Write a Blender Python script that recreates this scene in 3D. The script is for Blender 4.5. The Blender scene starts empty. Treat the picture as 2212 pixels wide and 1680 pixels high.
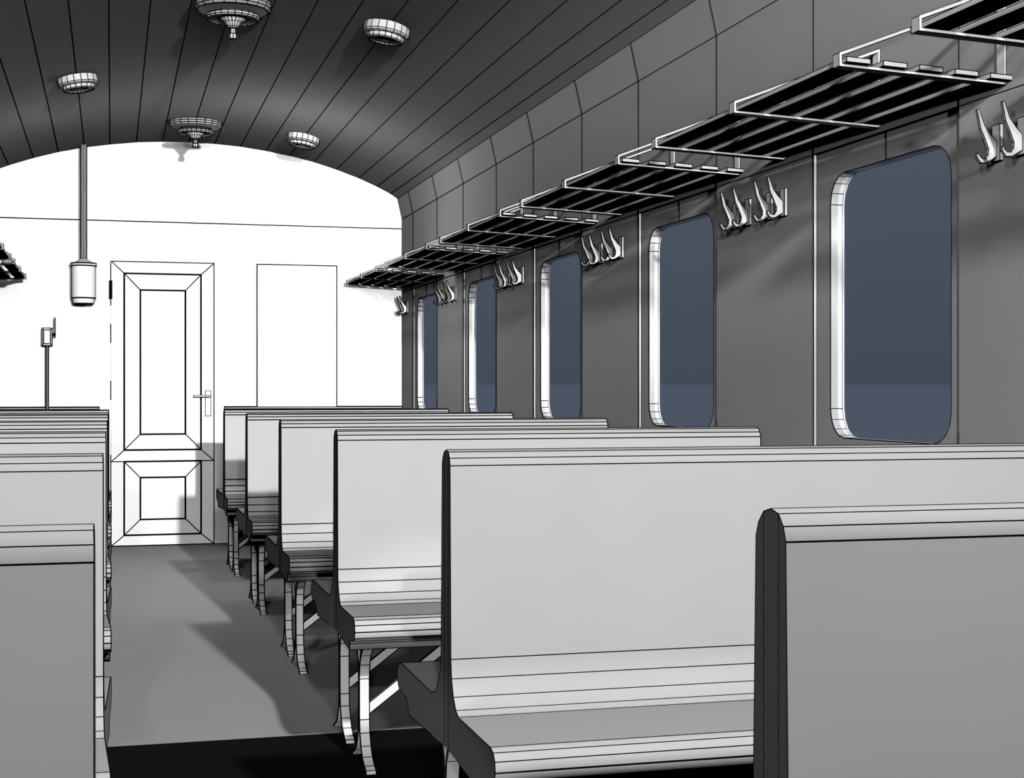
import bpy, math
from mathutils import Vector, Matrix

# ------------------------------------------------------------------ set-up
scn = bpy.context.scene
col = scn.collection
EYE = 1.10                       # camera height above the floor
FPX = 3208.0                     # focal length in pixels of the 2212 px frame
YAW = math.atan2(1106 - 240.5, FPX)
XR, XL = 2.06, -1.0              # right / left wall
YE, YB = 10.735, -1.25           # end wall / wall behind the camera
P = 1.549                        # bay pitch of the carriage
B1 = 1.42                        # first bench
XC = 0.53                        # centre line of the roof

cam_d = bpy.data.cameras.new('camera')
cam = bpy.data.objects.new('camera', cam_d); col.objects.link(cam)
cam.location = (0, 0, EYE)
cam.rotation_euler = (math.radians(90), 0, -YAW)
cam_d.sensor_fit = 'HORIZONTAL'
cam_d.sensor_width = 36
cam_d.lens = 36 * FPX / 2212
cam_d.shift_y = 0.5 / 2212
cam_d.clip_start = 0.02
scn.camera = cam
scn.view_settings.view_transform = 'Standard'
scn.view_settings.look = 'None'
scn.cycles.diffuse_bounces = 0
scn.cycles.glossy_bounces = 1
scn.cycles.max_bounces = 4

# ------------------------------------------------------------------ materials
def srgb(v):
    v /= 255.0
    return v / 12.92 if v <= 0.04045 else ((v + 0.055) / 1.055) ** 2.4

def material(name, val, rough=0.6, spec=0.0, var=0.015, scale=6.0):
    m = bpy.data.materials.new(name); m.use_nodes = True
    nt = m.node_tree; b = nt.nodes['Principled BSDF']
    c = val if isinstance(val, tuple) else (val, val, val)
    tc = nt.nodes.new('ShaderNodeTexCoord')
    nz = nt.nodes.new('ShaderNodeTexNoise'); nz.inputs['Scale'].default_value = scale
    nz.inputs['Detail'].default_value = 1.0
    rp = nt.nodes.new('ShaderNodeValToRGB')
    rp.color_ramp.elements[0].position = 0.3; rp.color_ramp.elements[1].position = 0.7
    rp.color_ramp.elements[0].color = tuple(x * (1 - var) for x in c) + (1,)
    rp.color_ramp.elements[1].color = tuple(min(1, x * (1 + var)) for x in c) + (1,)
    nt.links.new(tc.outputs['Object'], nz.inputs['Vector'])
    nt.links.new(nz.outputs['Fac'], rp.inputs['Fac'])
    nt.links.new(rp.outputs['Color'], b.inputs['Base Color'])
    b.inputs['Roughness'].default_value = rough
    b.inputs['Specular IOR Level'].default_value = spec
    return m

INK = material('black_seam', 0.004, 1.0, 0.0)
BENCH = material('pale_grey_bench', 0.64)
BENCH_END = material('shaded_bench_end', 0.30)  # darker bench tone paints in the shade on ends and leg sides
WALL = material('grey_wall_panel', 0.41)
CEIL = material('dark_ceiling_board', 0.245)
SEAT = material('shaded_seat_top', 0.50)  # bench colour darkened to paint the dimmer light on flat seats
ENDW = material('white_end_wall', 0.97, var=0.0)
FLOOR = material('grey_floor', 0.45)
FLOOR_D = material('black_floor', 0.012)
METAL = material('light_grey_metal', 0.66)
WHITE = material('white_metal', 0.98, var=0)
SLAT = material('grey_slat', 0.8)
SLAT_B = material('shaded_slat_underside', 0.01)  # shade beneath the slats put into the colour
HOOK = material('pale_hook_metal', 0.85)
DARK = material('dark_hinge', 0.05)
PIPE = material('grey_pipe', 0.5)

def glass():
    m = bpy.data.materials.new('window_glass'); m.use_nodes = True
    nt = m.node_tree; nt.nodes.clear()
    o = nt.nodes.new('ShaderNodeOutputMaterial'); mx = nt.nodes.new('ShaderNodeMixShader')
    t = nt.nodes.new('ShaderNodeBsdfTransparent'); t.inputs['Color'].default_value = (0.97, 0.98, 1, 1)
    g = nt.nodes.new('ShaderNodeBsdfGlossy'); g.inputs['Roughness'].default_value = 0.2
    mx.inputs['Fac'].default_value = 0.004
    nt.links.new(t.outputs[0], mx.inputs[1]); nt.links.new(g.outputs[0], mx.inputs[2])
    nt.links.new(mx.outputs[0], o.inputs['Surface'])
    return m
GLASS = glass()

# ------------------------------------------------------------------ mesh builder
K = 0.00037        # half-width of the ink seams per metre of distance down the carriage

def dist(p):
    return max(0.5, math.sqrt(p[0] ** 2 + p[1] ** 2 + (p[2] - EYE) ** 2))

class MB:
    """collects faces and ink seams; build() links them as ONE mesh object"""
    def __init__(s, lw=1.0):
        s.v = []; s.f = []; s.m = []; s.sm = []; s.key = {}; s.lines = []; s.lw = lw
    def vid(s, p, g):
        k = (g, round(p[0], 5), round(p[1], 5), round(p[2], 5))
        if k not in s.key:
            s.key[k] = len(s.v); s.v.append(tuple(p))
        return s.key[k]
    def face(s, pts, g=None, smooth=False, mat=0):
        if g is None: g = ('f', len(s.f))
        ids = []
        for p in pts:
            i = s.vid(p, g)
            if i not in ids: ids.append(i)
        if len(ids) < 3: return
        s.f.append(ids); s.m.append(mat); s.sm.append(smooth)
    def line(s, a, b, w=1.0):
        s.lines.append((Vector(a), Vector(b), w))
    def poly(s, pts, closed=True, w=1.0):
        n = len(pts)
        for i in range(n if closed else n - 1): s.line(pts[i], pts[(i + 1) % n], w)
    def box(s, x0, x1, y0, y1, z0, z1, lines=True, mat=0, w=1.0):
        c = [(x, y, z) for x in (x0, x1) for y in (y0, y1) for z in (z0, z1)]
        for q in ((0, 1, 3, 2), (4, 6, 7, 5), (0, 4, 5, 1), (2, 3, 7, 6), (0, 2, 6, 4), (1, 5, 7, 3)):
            s.face([c[i] for i in q], mat=mat)
        if lines:
            for a, b in ((0, 1), (0, 2), (0, 4), (1, 3), (1, 5), (2, 3), (2, 6), (3, 7), (4, 5), (4, 6), (5, 7), (6, 7)):
                s.line(c[a], c[b], w)
    def prism(s, prof, fn, a, b, smooth=True, lines='all', cap=True, capmat=0, w=1.0, g=None):
        """prof: closed 2D outline; fn(p, t) -> 3D; extruded from t=a to t=b"""
        n = len(prof); g = g or ('p', len(s.f))
        A = [fn(p, a) for p in prof]; Bv = [fn(p, b) for p in prof]
        for i in range(n):
            j = (i + 1) % n
            s.face([A[i], A[j], Bv[j], Bv[i]], g=g, smooth=smooth)
        if cap:
            s.face(A[::-1], mat=capmat); s.face(Bv, mat=capmat)
        if lines:
            for i in range(n): s.line(A[i], Bv[i], w)
            s.poly(A, w=w); s.poly(Bv, w=w)
    def lathe(s, prof, M, n=20, smooth=True, rings=True, spokes=True, w=1.0):
        """prof: list of (radius, height); M: 4x4 placing the axis (local z)"""
        g = ('l', len(s.f)); R = []
        for r, h in prof:
            R.append([M @ Vector((r * math.cos(2 * math.pi * k / n), r * math.sin(2 * math.pi * k / n), h)) for k in range(n)])
        for i in range(len(prof) - 1):
            for k in range(n):
                j = (k + 1) % n
                s.face([R[i][k], R[i][j], R[i + 1][j], R[i + 1][k]], g=(g, i), smooth=smooth)
                if spokes is True or (isinstance(spokes, (set, tuple)) and i in spokes):
                    s.line(R[i][k], R[i + 1][k], w)
        for i in range(len(prof)):
            if prof[i][0] > 1e-4 and (rings is True or (isinstance(rings, (set, tuple)) and i in rings)):
                s.poly(R[i], w=w)
    def build(s, name, mats, parent=None, origin=None):
        me = bpy.data.meshes.new(name)
        v = list(s.v); f = list(s.f); mi = list(s.m); sm = list(s.sm)
        if not isinstance(mats, (list, tuple)): mats = [mats]
        ink = len(mats)
        for a, b, w in s.lines:
            d = b - a
            if d.length < 1e-6: continue
            d.normalize()
            # long seams are cut so the width keeps following the distance
            n = max(1, int((b - a).length / 1.5))
            up = Vector((0, 0, 1)) if abs(d.z) < 0.9 else Vector((0, 1, 0))
            s1 = d.cross(up).normalized(); s2 = d.cross(s1).normalized()
            prev = None
            for t in range(n + 1):
                p = a + (b - a) * (t / n)
                r = K * dist(p) * w * s.lw
                if t == 0: p = p - d * r * 0.6
                if t == n: p = p + d * r * 0.6
                ring = []
                for k in range(4):
                    an = math.pi / 2 * k
                    ring.append(len(v)); v.append(tuple(p + s1 * (r * math.cos(an)) + s2 * (r * math.sin(an))))
                if prev:
                    for k in range(4):
                        f.append([prev[k], prev[(k + 1) % 4], ring[(k + 1) % 4], ring[k]]); mi.append(ink); sm.append(False)
                else:
                    f.append(ring[::-1]); mi.append(ink); sm.append(False)
                prev = ring
            f.append(prev); mi.append(ink); sm.append(False)
        o = Vector(origin) if origin is not None else (parent.location if parent is not None else Vector((0, 0, 0)))
        if parent is not None and parent.get('abs_origin') is not None:
            o = Vector(parent['abs_origin'])
        me.from_pydata([tuple(Vector(p) - o) for p in v], [], f)
        for m in list(mats) + [INK]: me.materials.append(m)
        me.polygons.foreach_set('material_index', mi)
        me.polygons.foreach_set('use_smooth', sm)
        me.update()
        ob = bpy.data.objects.new(name, me); col.objects.link(ob)
        if parent is not None:
            ob.parent = parent
        elif origin is not None:
            ob.location = o
        ORIG[ob.name] = o
        return ob
ORIG = {}

def child(mb, name, mats, parent):
    """part (or sub-part) placed in its parent's frame"""
    o = ORIG[parent.name]
    ob = mb.build(name, mats, None, origin=o)
    ob.location = (0, 0, 0)
    ob.parent = parent
    return ob

def thing(name, loc, label, cat, group=None):
    o = bpy.data.objects.new(name, None); col.objects.link(o)
    o.location = loc; o.empty_display_size = 0.1
    o['label'] = label; o['category'] = cat
    if group: o['group'] = group
    ORIG[o.name] = Vector(loc)
    return o

def structure(mb, name, mats):
    ob = mb.build(name, mats)
    ob['kind'] = 'structure'
    return ob

ORD = ['', 'first', 'second', 'third', 'fourth', 'fifth', 'sixth', 'seventh']

# ------------------------------------------------------------------ the shell of the carriage
half = [(0.0, 2.849), (0.181, 2.8445), (0.36, 2.832), (0.54, 2.809), (0.71, 2.7815), (0.883, 2.7425),
        (1.048, 2.6945), (1.21, 2.638), (1.344, 2.582), (1.445, 2.532), (1.496, 2.4975)]
arch = [(XC - x, z) for x, z in half[:0:-1]] + [(XC + x, z) for x, z in half]
XSL, XSR = arch[0][0], arch[-1][0]
ZC = 2.3465

mb = MB()
for (xa, za), (xb, zb) in zip(arch, arch[1:]):
    mb.face([(xa, YB, za), (xa, YE, za), (xb, YE, zb), (xb, YB, zb)], g='c', smooth=True)
for i, (x, z) in enumerate(arch):
    mb.line((x, YB, z), (x, YE, z), 0.75 if i in (0, len(arch) - 1) else 1.0)
structure(mb, 'ceiling', CEIL)

mb = MB()
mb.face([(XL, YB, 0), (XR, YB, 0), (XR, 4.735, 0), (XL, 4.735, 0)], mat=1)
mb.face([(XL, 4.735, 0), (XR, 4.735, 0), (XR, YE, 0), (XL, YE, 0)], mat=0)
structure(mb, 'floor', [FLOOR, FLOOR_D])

# end wall
mb = MB()
prof = [(XL, 0), (XR, 0), (XR, ZC)] + arch[::-1] + [(XL, ZC)]
mb.face([(x, YE, z) for x, z in prof])
mb.line((XL, YE, 2.276), (XR, YE, 2.276), 1.0)
mb.poly([(x, YE - .002, z) for x, z in arch], closed=False, w=0.6)
mb.poly([(x, YE - .002, z) for x, z in (arch[-1], (XR, ZC), (XR, 0))], closed=False, w=0.7)
mb.line((XL, YE, 0.002), (XR, YE, 0.002), 1.0)
for za, zb in ((1.99, 1.854), (1.732, 1.686), (1.554, 1.425), (1.157, 1.027), (0.64, 0.004)):
    mb.line((-0.004, YE - .001, za), (-0.004, YE - .001, zb), 0.9)
structure(mb, 'wall_end', ENDW)

mb = MB()
mb.face([(x, YB, z) for x, z in prof][::-1])
structure(mb, 'wall_back', WALL)

# right wall with recessed window bays
WT, WB = 1.735, 0.957            # window opening
RAIL = 1.812
XB = XR + 0.011                  # face of the recessed bays
XO = XR + 0.056                  # outer face of the wall
XM = XR + 0.034                  # start of the outer reveal, whitened to imitate outside sunlight

def bays():
    for k in range(-2, 5):
        yield k, 3.316 + P * k, 4.118 + P * k, 3.369 + P * k, 4.028 + P * k

def opening(y0, y1, r=0.085, n=4):
    pts = []
    for cy, cz, a0 in ((y0 + r, WB + r, 180), (y1 - r, WB + r, 270), (y1 - r, WT - r, 0), (y0 + r, WT - r, 90)):
        for i in range(n + 1):
            a = math.radians(a0 + 90 * i / n)
            pts.append((cy + r * math.cos(a), cz + r * math.sin(a)))
    return pts                   # counter-clockwise seen with +y right, +z up

mb = MB()
mb.face([(XR, YB, RAIL), (XR, YE, RAIL), (XR, YE, ZC), (XR, YB, ZC)])
mb.line((XR, YB, RAIL), (XR, YE, RAIL), 1.0)
prev = YB
for k, b0, b1, w0, w1 in bays():
    if b1 < YB: continue
    if b0 > prev:
        mb.face([(XR, prev, 0), (XR, b0, 0), (XR, b0, RAIL), (XR, prev, RAIL)])
    prev = b1
    mb.face([(XR, b0, 0), (XB, b0, 0), (XB, b0, RAIL), (XR, b0, RAIL)])
    mb.face([(XR, b1, RAIL), (XB, b1, RAIL), (XB, b1, 0), (XR, b1, 0)], mat=1)
    mb.face([(XR, b0, RAIL), (XB, b0, RAIL), (XB, b1, RAIL), (XR, b1, RAIL)])
    op = opening(w0, w1); ym = (w0 + w1) / 2
    near = [p for p in op if p[0] < ym]; far = [p for p in op if p[0] > ym]
    n2 = [p for p in op[15:]] + [p for p in op[:5]]        # top-near corner then bottom-near corner
    f2 = op[5:15]
    mb.face([(XB, y, z) for y, z in [(ym, 0), (b0, 0), (b0, RAIL), (ym, RAIL), (ym, WT)] + n2 + [(ym, WB)]][::-1])
    mb.face([(XB, y, z) for y, z in [(ym, 0), (ym, WB)] + f2 + [(ym, WT), (ym, RAIL), (b1, RAIL), (b1, 0)]])
    N = len(op)
    for i in range(N):
        j = (i + 1) % N
        mb.face([(XB, *op[i]), (XB, *op[j]), (XM, *op[j]), (XM, *op[i])], g=('w', k), smooth=True, mat=1)
    for y in (b0, b1):
        mb.line((XR, y, RAIL), (XR, y, ZC))
    mb.line((XR, b1, 0), (XR, b1, RAIL)); mb.line((XB, b1, 0), (XB, b1, RAIL), 0.8)
    mb.line((XB, b0, RAIL), (XB, b1, RAIL))
    mb.line((XB, ym, RAIL), (XB, ym, WT))
    mb.poly([(XB, *p) for p in op], w=0.9)
    # short seam pieces on the near edge of the bay
    segs = [(RAIL, RAIL - .03), (0.99, 0.955)]
    if k == 1: segs.append((1.60, 1.44))
    if k >= 2: segs = [(RAIL, WB - .05)]
    for za, zb in segs: mb.line((XR, b0, za), (XR, b0, zb), 0.7)
if prev < YE:
    mb.face([(XR, prev, 0), (XR, YE, 0), (XR, YE, RAIL), (XR, prev, RAIL)])
structure(mb, 'wall_right', [WALL, METAL])

# sloping cornices between walls and ceiling
mb = MB()
mb.face([(XR, YB, ZC), (XR, YE, ZC), (XSR, YE, arch[-1][1]), (XSR, YB, arch[-1][1])])
mb.line((XR, YB, ZC), (XR, YE, ZC))
for k, b0, b1, w0, w1 in bays():
    for y in (b0, b1):
        if YB < y < YE: mb.line((XR, y, ZC), (XSR, y, arch[-1][1]))
structure(mb, 'trim_1', WALL)
mb = MB()
mb.face([(XL, YB, ZC), (XSL, YB, arch[0][1]), (XSL, YE, arch[0][1]), (XL, YE, ZC)])
mb.line((XL, YB, ZC), (XL, YE, ZC))
structure(mb, 'trim_2', WALL)

n = 0
for k, b0, b1, w0, w1 in bays():
    if k < 0: continue
    n += 1
    op = opening(w0, w1); N = len(op)
    mb = MB()
    for i in range(N):
        j = (i + 1) % N
        mb.face([(XM, *op[i]), (XM, *op[j]), (XO, *op[j]), (XO, *op[i])], g='r', smooth=True)
    # the horizontal creases of the rounded corners
    for i in list(range(10, 15)) + list(range(5, 10)):
        y, z = op[i]
        mb.line((XB, y, z), (XO - .006, y, z), 0.8)
    mb.poly([(XO - .006, *p) for p in op], w=0.45)
    fr = structure(mb, 'window_%d' % n, WHITE)  # white stands in for sunlight on the outer reveal
    mb = MB()
    xg = XO - .004
    mb.face([(xg, *p) for p in op])
    g = child(mb, 'pane', GLASS, fr)

mb = MB()
mb.face([(XL, YB, 0), (XL, YB, ZC), (XL, YE, ZC), (XL, YE, 0)])
mb.line((XL, YB, RAIL), (XL, YE, RAIL))
structure(mb, 'wall_left', WALL)

# ------------------------------------------------------------------ door in the end wall
yd = YE - 0.018
D0, D1, DT = 0.0, 0.703, 1.992
mb = MB()
mb.box(D0, D1, yd, YE - .001, 0.004, DT, lines=False)
mb.poly([(D0, yd, 0.004), (D1, yd, 0.004), (D1, yd, DT), (D0, yd, DT)][1:] , closed=False, w=0.9)
mb.line((D0, yd, 0.006), (D1, yd, 0.006), 0.9)
U = (0.087, 0.612, 0.675, 1.909); UI = (0.196, 0.504, 0.785, 1.794)
L = (0.087, 0.613, 0.080, 0.594); LI = (0.196, 0.504, 0.189, 0.482)
def rect(r, y): return [(r[0], y, r[2]), (r[1], y, r[2]), (r[1], y, r[3]), (r[0], y, r[3])]
for a, b in (((D0, DT), (U[0], U[3])), ((D1, DT), (U[1], U[3])), ((D0, .595), (U[0], U[2])), ((D1, .595), (U[1], U[2])),
             ((D0, .006), (L[0], L[2])), ((D1, .006), (L[1], L[2]))):
    mb.line((a[0], yd, a[1]), (b[0], yd, b[1]), 0.9)
mb.line((D0, yd, .595), (D1, yd, .595), 0.9)
door = structure(mb, 'door_1', ENDW)
def panel(o, i):
    m = MB(); yo, yi = yd - .001, yd - .010
    A = rect(o, yo); I = rect(i, yi)
    for k in range(4):
        j = (k + 1) % 4
        m.face([A[k], A[j], I[j], I[k]]); m.line(A[k], I[k], 0.9)
    m.face(I)
    for s_, w in ((A, 1.6), (I, 1.5)):
        m.poly(s_, w=w)
    return child(m, 'panel', ENDW, door)
panel(U, UI); panel(L, LI)
mb = MB(); mb.box(.642, .681, yd - .006, yd, .911, 1.089, w=0.5)
hp = child(mb, 'handle_plate', WHITE, door); hp['label'] = 'white rectangular plate behind the door handle'
mb = MB(); mb.box(.56, .678, yd - .045, yd - .035, 1.046, 1.058, w=0.4); mb.box(.668, .678, yd - .036, yd - .005, 1.047, 1.057, w=0.4)
hl = child(mb, 'handle', METAL, door)
mb = MB(); mb.lathe([(0, 0), (.008, 0), (.008, .122), (0, .122)], Matrix.Translation((-.004, yd - .006, 1.732)), n=8, w=0.8)
child(mb, 'hinge', DARK, door)

# blank panel right of the door
mb = MB(); mb.box(1.006, 1.578, YE - .012, YE - .001, 0.50, 1.993, w=1.0)
o = mb.build('wall_panel', ENDW, None, origin=(1.292, YE - .006, .50))
o['label'] = 'blank white upright rectangular panel on the end wall right of the door'; o['category'] = 'panel'

# ------------------------------------------------------------------ hanging canister and valve on the end wall
cx, cy = -0.184, YE - 0.10
t = thing('hanging_canister', (cx, cy, 1.687), 'white cylindrical canister hanging on a grey pipe from the ceiling left of the door', 'canister')
T = Matrix.Translation((cx, cy, 0))
mb = MB(); mb.lathe([(0.021, 1.998), (0.021, 2.795)], T, n=12, rings=(), spokes=True, w=0.7)
mb.lines = [l for l in mb.lines]
pp = child(mb, 'pipe', PIPE, t); pp['label'] = 'grey vertical pipe running up to the ceiling'
mb = MB(); mb.lathe([(0.020, 1.998), (0.080, 1.964)], T, n=24, rings=True, spokes=(), w=0.6)
cp = child(mb, 'conical_cap', METAL, t); cp['label'] = 'pale grey cone above the canister'
mb = MB(); mb.lathe([(0, 1.966), (0.0845, 1.964), (0.0845, 1.947), (0.079, 1.946), (0.079, 1.726)], T, n=32, rings=(1, 2), spokes=(), w=1.2)
a = math.atan2(0.184, 10.6)
for sx in (-1, 1):
    mb.line((cx + sx * .079, cy, 1.726), (cx + sx * .079, cy, 1.946), 0.7)
    mb.line((cx + sx * .0845, cy, 1.947), (cx + sx * .0845, cy, 1.964), 0.7)
child(mb, 'body', WHITE, t)
mb = MB(); mb.lathe([(0.079, 1.726), (0.0655, 1.688), (0, 1.688)], T, n=32, rings=(0, 1), spokes=(), w=1.3)
for sx in (-1, 1): mb.line((cx + sx * .079, cy, 1.726), (cx + sx * .0655, cy, 1.688), 0.8)
child(mb, 'tapered_base', WHITE, t)

vx, vy = -0.4255, YE - 0.05
t = thing('valve_post', (vx, vy, 0), 'small white box with a side lever on a thin pole by the end wall', 'valve')
mb = MB(); mb.lathe([(.0095, 0), (.0095, 1.40)], Matrix.Translation((vx, vy, 0)), n=6, rings=(), w=.75)
child(mb, 'pole', PIPE, t)
mb = MB(); mb.box(vx - .031, vx + .031, vy - .02, vy + .03, 1.40, 1.519, w=1.0)
I = rect((vx - .022, vx + .022, 1.412, 1.507), vy - .027); A = rect((vx - .031, vx + .031, 1.40, 1.519), vy - .02)
for k in range(4):
    mb.face([A[k], A[(k + 1) % 4], I[(k + 1) % 4], I[k]]); mb.line(A[k], I[k], .8)
mb.face(I); mb.poly(I, w=.9)
bxp = child(mb, 'box', WHITE, t)
mb = MB(); mb.box(vx + .031, vx + .049, vy - .006, vy + .006, 1.470, 1.483, mat=0)
child(mb, 'stem', DARK, bxp)
mb = MB(); mb.box(vx + .0465, vx + .0535, vy - .008, vy + .008, 1.458, 1.589, w=0.7)
child(mb, 'lever', WHITE, bxp)

# ------------------------------------------------------------------ benches
half_b = [(0, .976), (.018, .972), (.030, .960), (.036, .945), (.045, .555), (.052, .517), (.072, .484), (.098, .463), (.125, .4555)]
seat_o = [(.125, .4555), (.420, .466), (.442, .461), (.455, .448), (.459, .430), (.450, .412), (.438, .403), (.365, .395), (.352, .382), (.338, .362), (.125, .365)]

def bench(xa, xb, yc, label, group, single=False):
    """xa: end at the aisle, xb: end at the wall"""
    sg = -1 if xb > xa else 1                      # the seats flare towards the aisle
    def flare(tt): return sg * 0.015 * max(0.0, abs(tt) - .018) / .44
    t = thing('train_bench' if not single else 'wall_bench', ((xa + xb) / 2, yc, 0), label, 'bench', group)
    sides = (-1,) if single else (-1, 1)
    mb = MB()
    for s in sides:
        pr = [(s * a, z) for a, z in half_b]
        g = ('b', s) if single else 'b'
        for (ta, za), (tb, zb) in zip(pr, pr[1:]):
            A = [(xa + flare(ta), yc + ta, za), (xa + flare(tb), yc + tb, zb), (xb, yc + tb, zb), (xb, yc + ta, za)]
            mb.face(A if s * sg > 0 else A[::-1], g=g, smooth=True)
        for i, (tt, z) in enumerate(pr):
            if i == 0 and s == 1: continue
            mb.line((xa + flare(tt), yc + tt, z), (xb, yc + tt, z), 1.0)
        for x_, fl in ((xa, 1), (xb, 0)):
            cap = [(x_ + fl * flare(tt), yc + tt, z) for tt, z in pr] + [(x_ + fl * flare(.125), yc + s * .125, .365), (x_ + fl * flare(.018), yc + s * .018, .366), (x_, yc, .366)]
            mb.face([cap[1]] + cap[2:-1], mat=1)
            mb.face([cap[0], cap[1], cap[-2], cap[-1]], mat=1)
            mb.poly(cap[:len(pr)], closed=False, w=0.9)
            if x_ == xa: mb.line(cap[1], cap[-2], 0.8)
        mb.face([(xa, yc, .366), (xb, yc, .366), (xb, yc + s * .125, .365), (xa, yc + s * .125, .365)])
    if single:
        mb.face([(xa, yc, .366), (xb, yc, .366), (xb, yc, .976), (xa, yc, .976)])
    child(mb, 'backrest', [BENCH, BENCH_END], t)
    for s in sides:
        mb = MB()
        pr = [(s * a, z) for a, z in seat_o]; n = len(pr)
        for i in range(n - 1):
            (ta, za), (tb, zb) = pr[i], pr[i + 1]
            A = [(xa + flare(ta), yc + ta, za), (xa + flare(tb), yc + tb, zb), (xb, yc + tb, zb), (xb, yc + ta, za)]
            gg = 'u' if i >= 6 else 's'
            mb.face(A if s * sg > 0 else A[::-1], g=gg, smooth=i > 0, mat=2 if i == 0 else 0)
        for i, (tt, z) in enumerate(pr[1:-1]):
            mb.line((xa + flare(tt), yc + tt, z), (xb, yc + tt, z), 1.0)
        for x_, fl in ((xa, 1), (xb, 0)):
            cap = [(x_ + fl * flare(tt), yc + tt, z) for tt, z in pr]
            mb.face(cap, mat=1); mb.poly(cap, closed=False, w=0.9)
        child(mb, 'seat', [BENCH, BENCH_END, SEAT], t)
    # cast legs shaped like two back-to-back arcs, with a flat strut up to the seat
    d = -sg
    arc = [(-.132, 0), (-.122, .010), (-.098, .017), (-.062, .034), (-.037, .06), (-.018, .094), (-.0115, .132), (-.0085, .251),
           (-.0155, .293), (-.036, .324), (-.073, .351), (-.10, .3635)]
    for s in sides:
        yl = yc + s * .192 if not single else yc - .23
        x0, x1 = xa + d * .040, xa + d * .069
        mb = MB()
        for q in (-1, 1):
            th = .008
            out = [(yl + q * -a_, z) for a_, z in arc]
            inn = [(yl + q * -(a_ + th), z) if 0 < i < len(arc) - 1 else (yl + q * -(a_ + .012), z + (.0 if i == 0 else 0)) for i, (a_, z) in enumerate(arc)]
            pr = out + inn[::-1]
            g = ('a', q); nn = len(pr)
            A = [(x0, y, z) for y, z in pr]; B_ = [(x1, y, z) for y, z in pr]
            for i in range(nn):
                j = (i + 1) % nn
                mb.face([A[i], A[j], B_[j], B_[i]], g=g, smooth=i != 0)
            mb.face(A[::-1], mat=1); mb.face(B_, mat=1)
            for i in range(len(out)): mb.line(A[i], B_[i], 0.9)
            mb.poly(A, w=0.9); mb.poly(B_, w=0.9)
        child(mb, 'leg', [HOOK, BENCH_END], t)
        mb = MB()
        xs0, xs1 = xa + d * .065, xa + d * .315
        z0, z1 = .160, .346
        hb, ty = .0165, .005
        def sp(x, z, y): return (x, y, z)
        C = [sp(xs0, z0 - hb, yl - ty), sp(xs1, z1 - hb, yl - ty), sp(xs1, z1 + hb, yl - ty), sp(xs0, z0 + hb, yl - ty)]
        Dd = [(x, y + 2 * ty, z) for x, y, z in C]
        mb.face(C); mb.face(Dd[::-1])
        for i in range(4):
            j = (i + 1) % 4
            mb.face([C[i], Dd[i], Dd[j], C[j]]); mb.line(C[i], C[j], .9); mb.line(Dd[i], Dd[j], .9)
        child(mb, 'strut', HOOK, t)
    return t

side_txt = {1: 'right of the aisle', -1: 'left of the aisle'}
pos = ['', 'nearest the camera', 'second from the camera', 'third from the camera', 'fourth from the camera', 'fifth from the camera', 'farthest of its row of six']
for sd in (1, -1):
    for k in range(1, 7):
        bench(.662 if sd > 0 else -.0155, XR - .008 if sd > 0 else XL + .008, B1 + P * (k - 1),
              'pale grey double-sided train bench %s, %s' % (side_txt[sd], pos[k]), 'train benches ' + side_txt[sd])
bench(.776, XR - .004, YE - .008, 'pale bench with its back flat against the end wall, right of the door', 'benches against the end wall', True)
bench(-.082, XL + .004, YE - .008, 'pale bench with its back flat against the end wall, left of the door', 'benches against the end wall', True)

# ------------------------------------------------------------------ luggage racks
def rack(xf, xw, y0, label, group):
    d = 1 if xw > xf else -1
    W = abs(xw - xf)
    t = thing('luggage_rack', ((xf + xw) / 2, y0 + .6, 1.83), label, 'rack', group)
    th = .0062; bw = .030
    zf0, zf1, zw0, zw1 = 1.845, 1.876, 1.825, 2.044
    def X(u): return xf + d * u
    for off in (0, .6, 1.2):
        yb = y0 + off
        out = [(0, zf0), (W, zw0), (W, zw1), (0, zf1)]
        inn = [(th, zf0 + th), (W - th, zw0 + th), (W - th, zw1 - th * 1.7), (th, zf1 - th * .9)]
        mb = MB()
        for y in (yb, yb + bw):
            A = [(X(u), y, z) for u, z in out]; I = [(X(u), y, z) for u, z in inn]
            for k in range(4):
                j = (k + 1) % 4
                mb.face([A[k], A[j], I[j], I[k]])
            mb.poly(A, w=.5); mb.poly(I, w=.32)
            mb.line(A[1], I[1], .6)
        for k in range(4):
            j = (k + 1) % 4
            for pr, f in ((out, 1), (inn, -1)):
                a, b = pr[k], pr[j]
                q = [(X(a[0]), yb, a[1]), (X(b[0]), yb, b[1]), (X(b[0]), yb + bw, b[1]), (X(a[0]), yb + bw, a[1])]
                mb.face(q)
            mb.line((X(out[k][0]), yb, out[k][1]), (X(out[k][0]), yb + bw, out[k][1]), .8)
        child(mb, 'bracket', HOOK, t)
    for k in range(5):
        u0 = .0085 + .0935 * k; u1 = u0 + .0605
        def zb(u): return zf0 + th + .0006 + (zw0 - zf0) * u / W
        h = .0115
        mb = MB()
        pr = [(u0, zb(u0)), (u1, zb(u1)), (u1, zb(u1) + h), (u0, zb(u0) + h)]
        ya, yb = y0 - .020, y0 + 1.2 + bw + .02
        A = [(X(u), ya, z) for u, z in pr]; B_ = [(X(u), yb, z) for u, z in pr]
        for i in range(4):
            j = (i + 1) % 4
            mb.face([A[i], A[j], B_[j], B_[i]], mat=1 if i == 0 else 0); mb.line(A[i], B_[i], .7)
        mb.face(A[::-1]); mb.face(B_); mb.poly(A, w=.8); mb.poly(B_, w=.6)
        child(mb, 'slat', [SLAT, SLAT_B], t)
    return t

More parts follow.
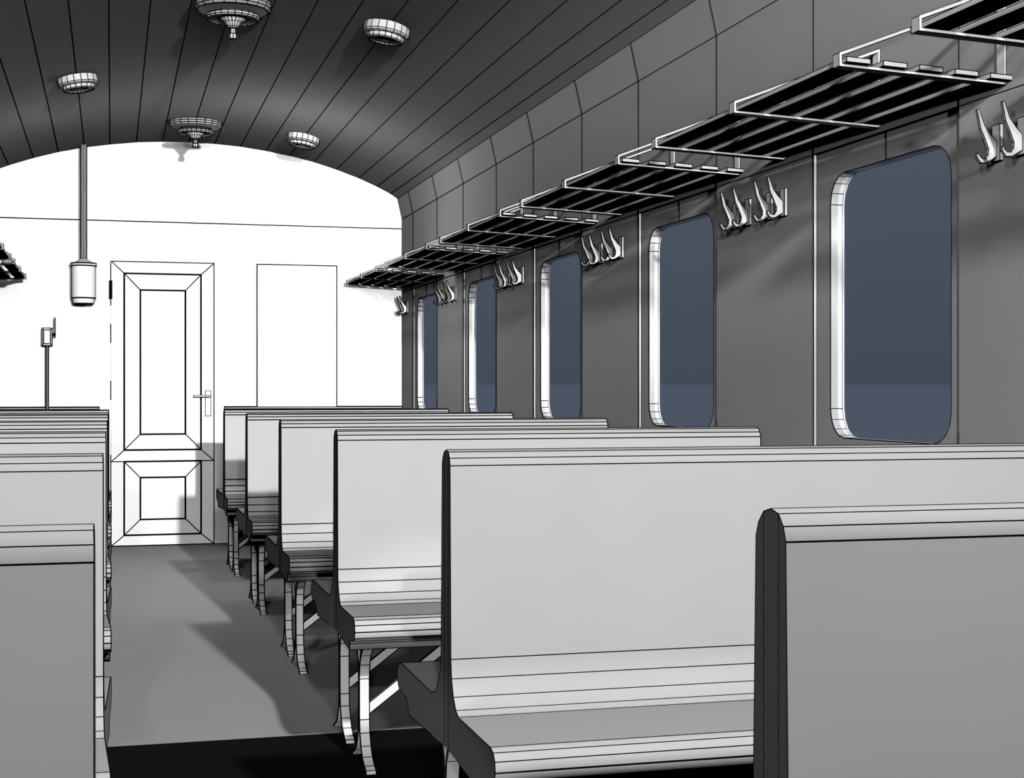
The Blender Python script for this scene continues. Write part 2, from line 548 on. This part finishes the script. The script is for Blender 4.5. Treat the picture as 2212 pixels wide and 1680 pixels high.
rk = ['cut off by the top right corner', 'above the nearest window', 'above the second nearest window',
      'above the middle window', 'above the second farthest window', 'above the farthest window']
for k in range(-1, 5):
    rack(1.62, XR - .003, 3.108 + 1.55 * k, 'slatted luggage rack on the right wall, ' + rk[k + 1], 'luggage racks along the right wall')
rack(-.556, XL + .003, 3.108 + 1.55 * 4, 'slatted luggage rack on the left wall, the farther one reaching the end wall', 'luggage racks along the left wall')
rack(-.556, XL + .003, 3.108 + 1.55 * 3, 'slatted luggage rack on the left wall, the nearer one, cut by the left frame edge', 'luggage racks along the left wall')

# ------------------------------------------------------------------ coat hooks
hookp = [(2.009, 1.768), (2.014, 1.769), (2.018, 1.758), (2.029, 1.73), (2.046, 1.709), (2.062, 1.694), (2.062, 1.658), (2.035, 1.642),
         (2.019, 1.641), (2.009, 1.654), (2.009, 1.663), (2.014, 1.663), (2.0145, 1.6575), (2.022, 1.651), (2.032, 1.651), (2.039, 1.662),
         (2.040, 1.675), (2.030, 1.699), (2.018, 1.724)]
def hook(yc, label, group):
    t = thing('coat_hook', (XR, yc, 1.69), label, 'hook', group)
    mb = MB(); mb.box(XR - .0095, XR - .0005, yc - .0165, yc + .0165, 1.6475, 1.7345, w=.7)
    child(mb, 'backplate', HOOK, t)
    mb = MB()
    pr = [(x - .0115, z) for x, z in hookp]
    mb.prism(pr, lambda p, y: (p[0], y, p[1]), yc - .004, yc + .004, smooth=False, w=.7)
    child(mb, 'hook', HOOK, t)
gap = ['', 'before the nearest window', 'past the nearest window', 'past the second nearest window',
       'past the middle window', 'past the second farthest window', 'past the farthest window']
offs = [.1705, .067, -.101, -.204]
rank = ['farthest of four', 'third of four from the camera', 'second of four from the camera', 'nearest of four']
for k in range(2, 8):
    yc = B1 + P * (k - 1)
    for i, of in enumerate(offs):
        if k == 2 and i > 1: continue
        if k == 7 and i < 2: continue
        if k == 2: rr = ['farther of the two', 'nearer of the two at the frame edge'][i]
        elif k == 7: rr = ['', '', 'farther of the two', 'nearer of the two'][i]
        else: rr = rank[i]
        hook(yc + of, 'pale coat hook %s, %s' % (gap[k - 1], rr), 'coat hooks on the right wall')

# ------------------------------------------------------------------ ceiling lamps and vents
def lamp(y, label):
    z0 = 2.847
    t = thing('ceiling_lamp', (XC, y, z0), label, 'lamp', 'ceiling lamps along the roof centre')
    T = Matrix.Translation((XC, y, 0))
    mb = MB(); mb.lathe([(.168, z0 - .002), (.172, z0 - .016), (.172, z0 - .030), (.158, z0 - .040), (0, z0 - .040)], T, n=20, rings=(0, 1, 2, 3), spokes=(0, 1, 2), w=.8)
    child(mb, 'ceiling_plate', [CEILP], t)
    mb = MB(); mb.lathe([(0, 2.788), (.112, 2.788), (.121, 2.782), (.121, 2.772), (.112, 2.766), (.066, 2.772), (.060, 2.770)], T, n=24, rings=True, spokes=(0, 1, 2, 3, 4), w=.8)
    dc = child(mb, 'disc', HOOK, t)
    mb = MB(); mb.lathe([(.062, 2.771), (.040, 2.755), (.026, 2.736), (.022, 2.729), (.012, 2.727)], T, n=18, rings=True, spokes=True, w=.75)
    child(mb, 'cone', HOOK, dc)
    mb = MB(); mb.lathe([(.012, 2.729), (.012, 2.703)], T, n=8, rings=(), w=.7)
    mb.lathe([(0, 2.703), (.0175, 2.703), (.0175, 2.680), (0, 2.680)], T, n=8, rings=True, spokes=(1,), w=.8)
    child(mb, 'finial', HOOK, dc)
    mb = MB(); mb.lathe([(.012, z0 - .04), (.012, 2.788)], T, n=8, rings=(), w=.5)
    child(mb, 'stem', METAL, t)
    for sx in (-1, 1):
        mb = MB(); mb.lathe([(.0045, z0 - .04), (.0045, 2.787)], Matrix.Translation((XC + sx * .089, y, 0)), n=6, rings=(), w=.5)
        child(mb, 'pin', METAL, t)
CEILP = material('dark_lamp_plate', 0.50)
lamp(3.7 + 2 * P + .003, 'round ceiling lamp with stacked discs, nearer one at the top frame edge')
lamp(3.7 + 4 * P + .003, 'round ceiling lamp with stacked discs, farther one above the end wall')

def vent(x, y, label):
    i = next(i for i in range(len(arch) - 1) if arch[i][0] <= x <= arch[i + 1][0])
    xa, za = arch[max(0, i - 1)]; xb, zb = arch[min(len(arch) - 1, i + 2)]
    z = arch[i][1] + (arch[i + 1][1] - arch[i][1]) * (x - arch[i][0]) / (arch[i + 1][0] - arch[i][0])
    an = math.atan2(zb - za, xb - xa)
    M = Matrix.Translation((x, y, z - .002)) @ Matrix.Rotation(-an, 4, 'Y') @ Matrix.Rotation(math.pi, 4, 'X')
    t = thing('ceiling_vent', (x, y, z), label, 'vent', 'round vents on the ceiling')
    mb = MB(); mb.lathe([(.106, -.006), (.108, .034), (.105, .042), (.099, .046), (.088, .046)], M, n=18, rings=(0, 1, 2, 3), spokes=(0, 1, 2), w=.75)
    child(mb, 'collar', HOOK, t)
    mb = MB(); mb.lathe([(.085, .044), (.085, .064), (.079, .068)], M, n=18, rings=True, spokes=True, w=.75)
    rg = child(mb, 'ring', HOOK, t)
    mb = MB(); mb.lathe([(.079, .064), (.045, .060), (.001, .052)], M, n=18, rings=(0, 1), spokes=True, w=.75)
    child(mb, 'grille', HOOK, rg)
vent(1.235, 3.7 + 2 * P, 'drum-shaped ceiling vent right of the nearer ceiling lamp')
vent(1.235, 3.7 + 4 * P, 'drum-shaped ceiling vent right of the farther ceiling lamp')
vent(-.178, 3.7 + 3 * P, 'drum-shaped ceiling vent left of the lamps, above the hanging pipe')

# ------------------------------------------------------------------ light
def point(name, loc, energy, radius, const=True):
    l = bpy.data.lights.new(name, 'POINT'); l.energy = energy; l.shadow_soft_size = radius
    if const:
        l.use_nodes = True; nt = l.node_tree
        em = nt.nodes['Emission']
        fo = nt.nodes.new('ShaderNodeLightFalloff'); fo.inputs['Strength'].default_value = 1.0
        nt.links.new(fo.outputs['Constant'], em.inputs['Strength'])
    o = bpy.data.objects.new(name, l); col.objects.link(o); o.location = loc
    return o
def spot(name, loc, target, energy, angle, blend, radius):
    o = point(name, loc, energy, radius, const=False)
    l = bpy.data.lights.new(name, 'SPOT'); l.energy = energy; l.shadow_soft_size = radius
    l.spot_size = math.radians(angle); l.spot_blend = blend
    o.data = l
    o.rotation_euler = (Vector(target) - Vector(loc)).to_track_quat('-Z', 'Y').to_euler()
    return o
point('main_lamp', (1.10, .84, 2.36), 31, .05)
point('aisle_lamp', (.30, .95, 2.25), 5, .05)
point('side_fill', (-.5, 1.0, 2.2), 5, .1)  # added fill for left-facing sides, no fixture there
point('far_light', (1.05, 9.1, 2.03), 15, .15, const=False)
point('far_light', (-.25, 9.2, 2.05), 4.5, .15, const=False)  # added fill to brighten the far left ceiling
spot('floor_fill', (.2, 6.5, 2.66), (.2, 6.5, 0), 22, 120, 1.0, .15)  # added overhead fill for the shadowed floor, not a fixture
spot('floor_fill', (.1, 8.8, 2.66), (.1, 8.7, 0), 50, 96, 1.0, .15)  # second added fill, lifts the far floor
def const_spot(name, loc, target, energy, angle, blend, radius):
    o = spot(name, loc, target, energy, angle, blend, radius)
    o.data.use_nodes = True; nt = o.data.node_tree
    fo = nt.nodes.new('ShaderNodeLightFalloff'); fo.inputs['Strength'].default_value = 1.0
    nt.links.new(fo.outputs['Constant'], nt.nodes['Emission'].inputs['Strength'])
const_spot('hook_fill', (1.55, .3, 1.80), (2.02, 5.0, 1.95), 27, 22, .8, .04)  # added unseen light that brightens hooks and rack bars
const_spot('strut_fill', (.10, .7, .30), (.98, 4.4, .14), 11, 17, .6, .03)  # added light near the floor, only to brighten the bench struts

# ------------------------------------------------------------------ sky outside the windows
w = bpy.data.worlds.new('sky'); scn.world = w; w.use_nodes = True
nt = w.node_tree; bg = nt.nodes['Background']
tc = nt.nodes.new('ShaderNodeTexCoord'); sx = nt.nodes.new('ShaderNodeSeparateXYZ')
rp = nt.nodes.new('ShaderNodeValToRGB'); mr = nt.nodes.new('ShaderNodeMapRange')
mr.inputs['From Min'].default_value = -0.25; mr.inputs['From Max'].default_value = 0.25
nt.links.new(tc.outputs['Generated'], sx.inputs[0]); nt.links.new(sx.outputs['Z'], mr.inputs['Value'])
nt.links.new(mr.outputs[0], rp.inputs['Fac'])
cr = rp.color_ramp
cr.elements[0].position = 0.0; cr.elements[0].color = (srgb(86), srgb(94), srgb(109), 1)
cr.elements[1].position = 1.0; cr.elements[1].color = (srgb(82), srgb(90), srgb(104), 1)
for p_, c in ((.506, (77, 84, 99)), (.507, (67, 74, 87))):
    e = cr.elements.new(p_); e.color = tuple(srgb(x) for x in c) + (1,)
nt.links.new(rp.outputs['Color'], bg.inputs['Color'])
bg.inputs['Strength'].default_value = 1.0
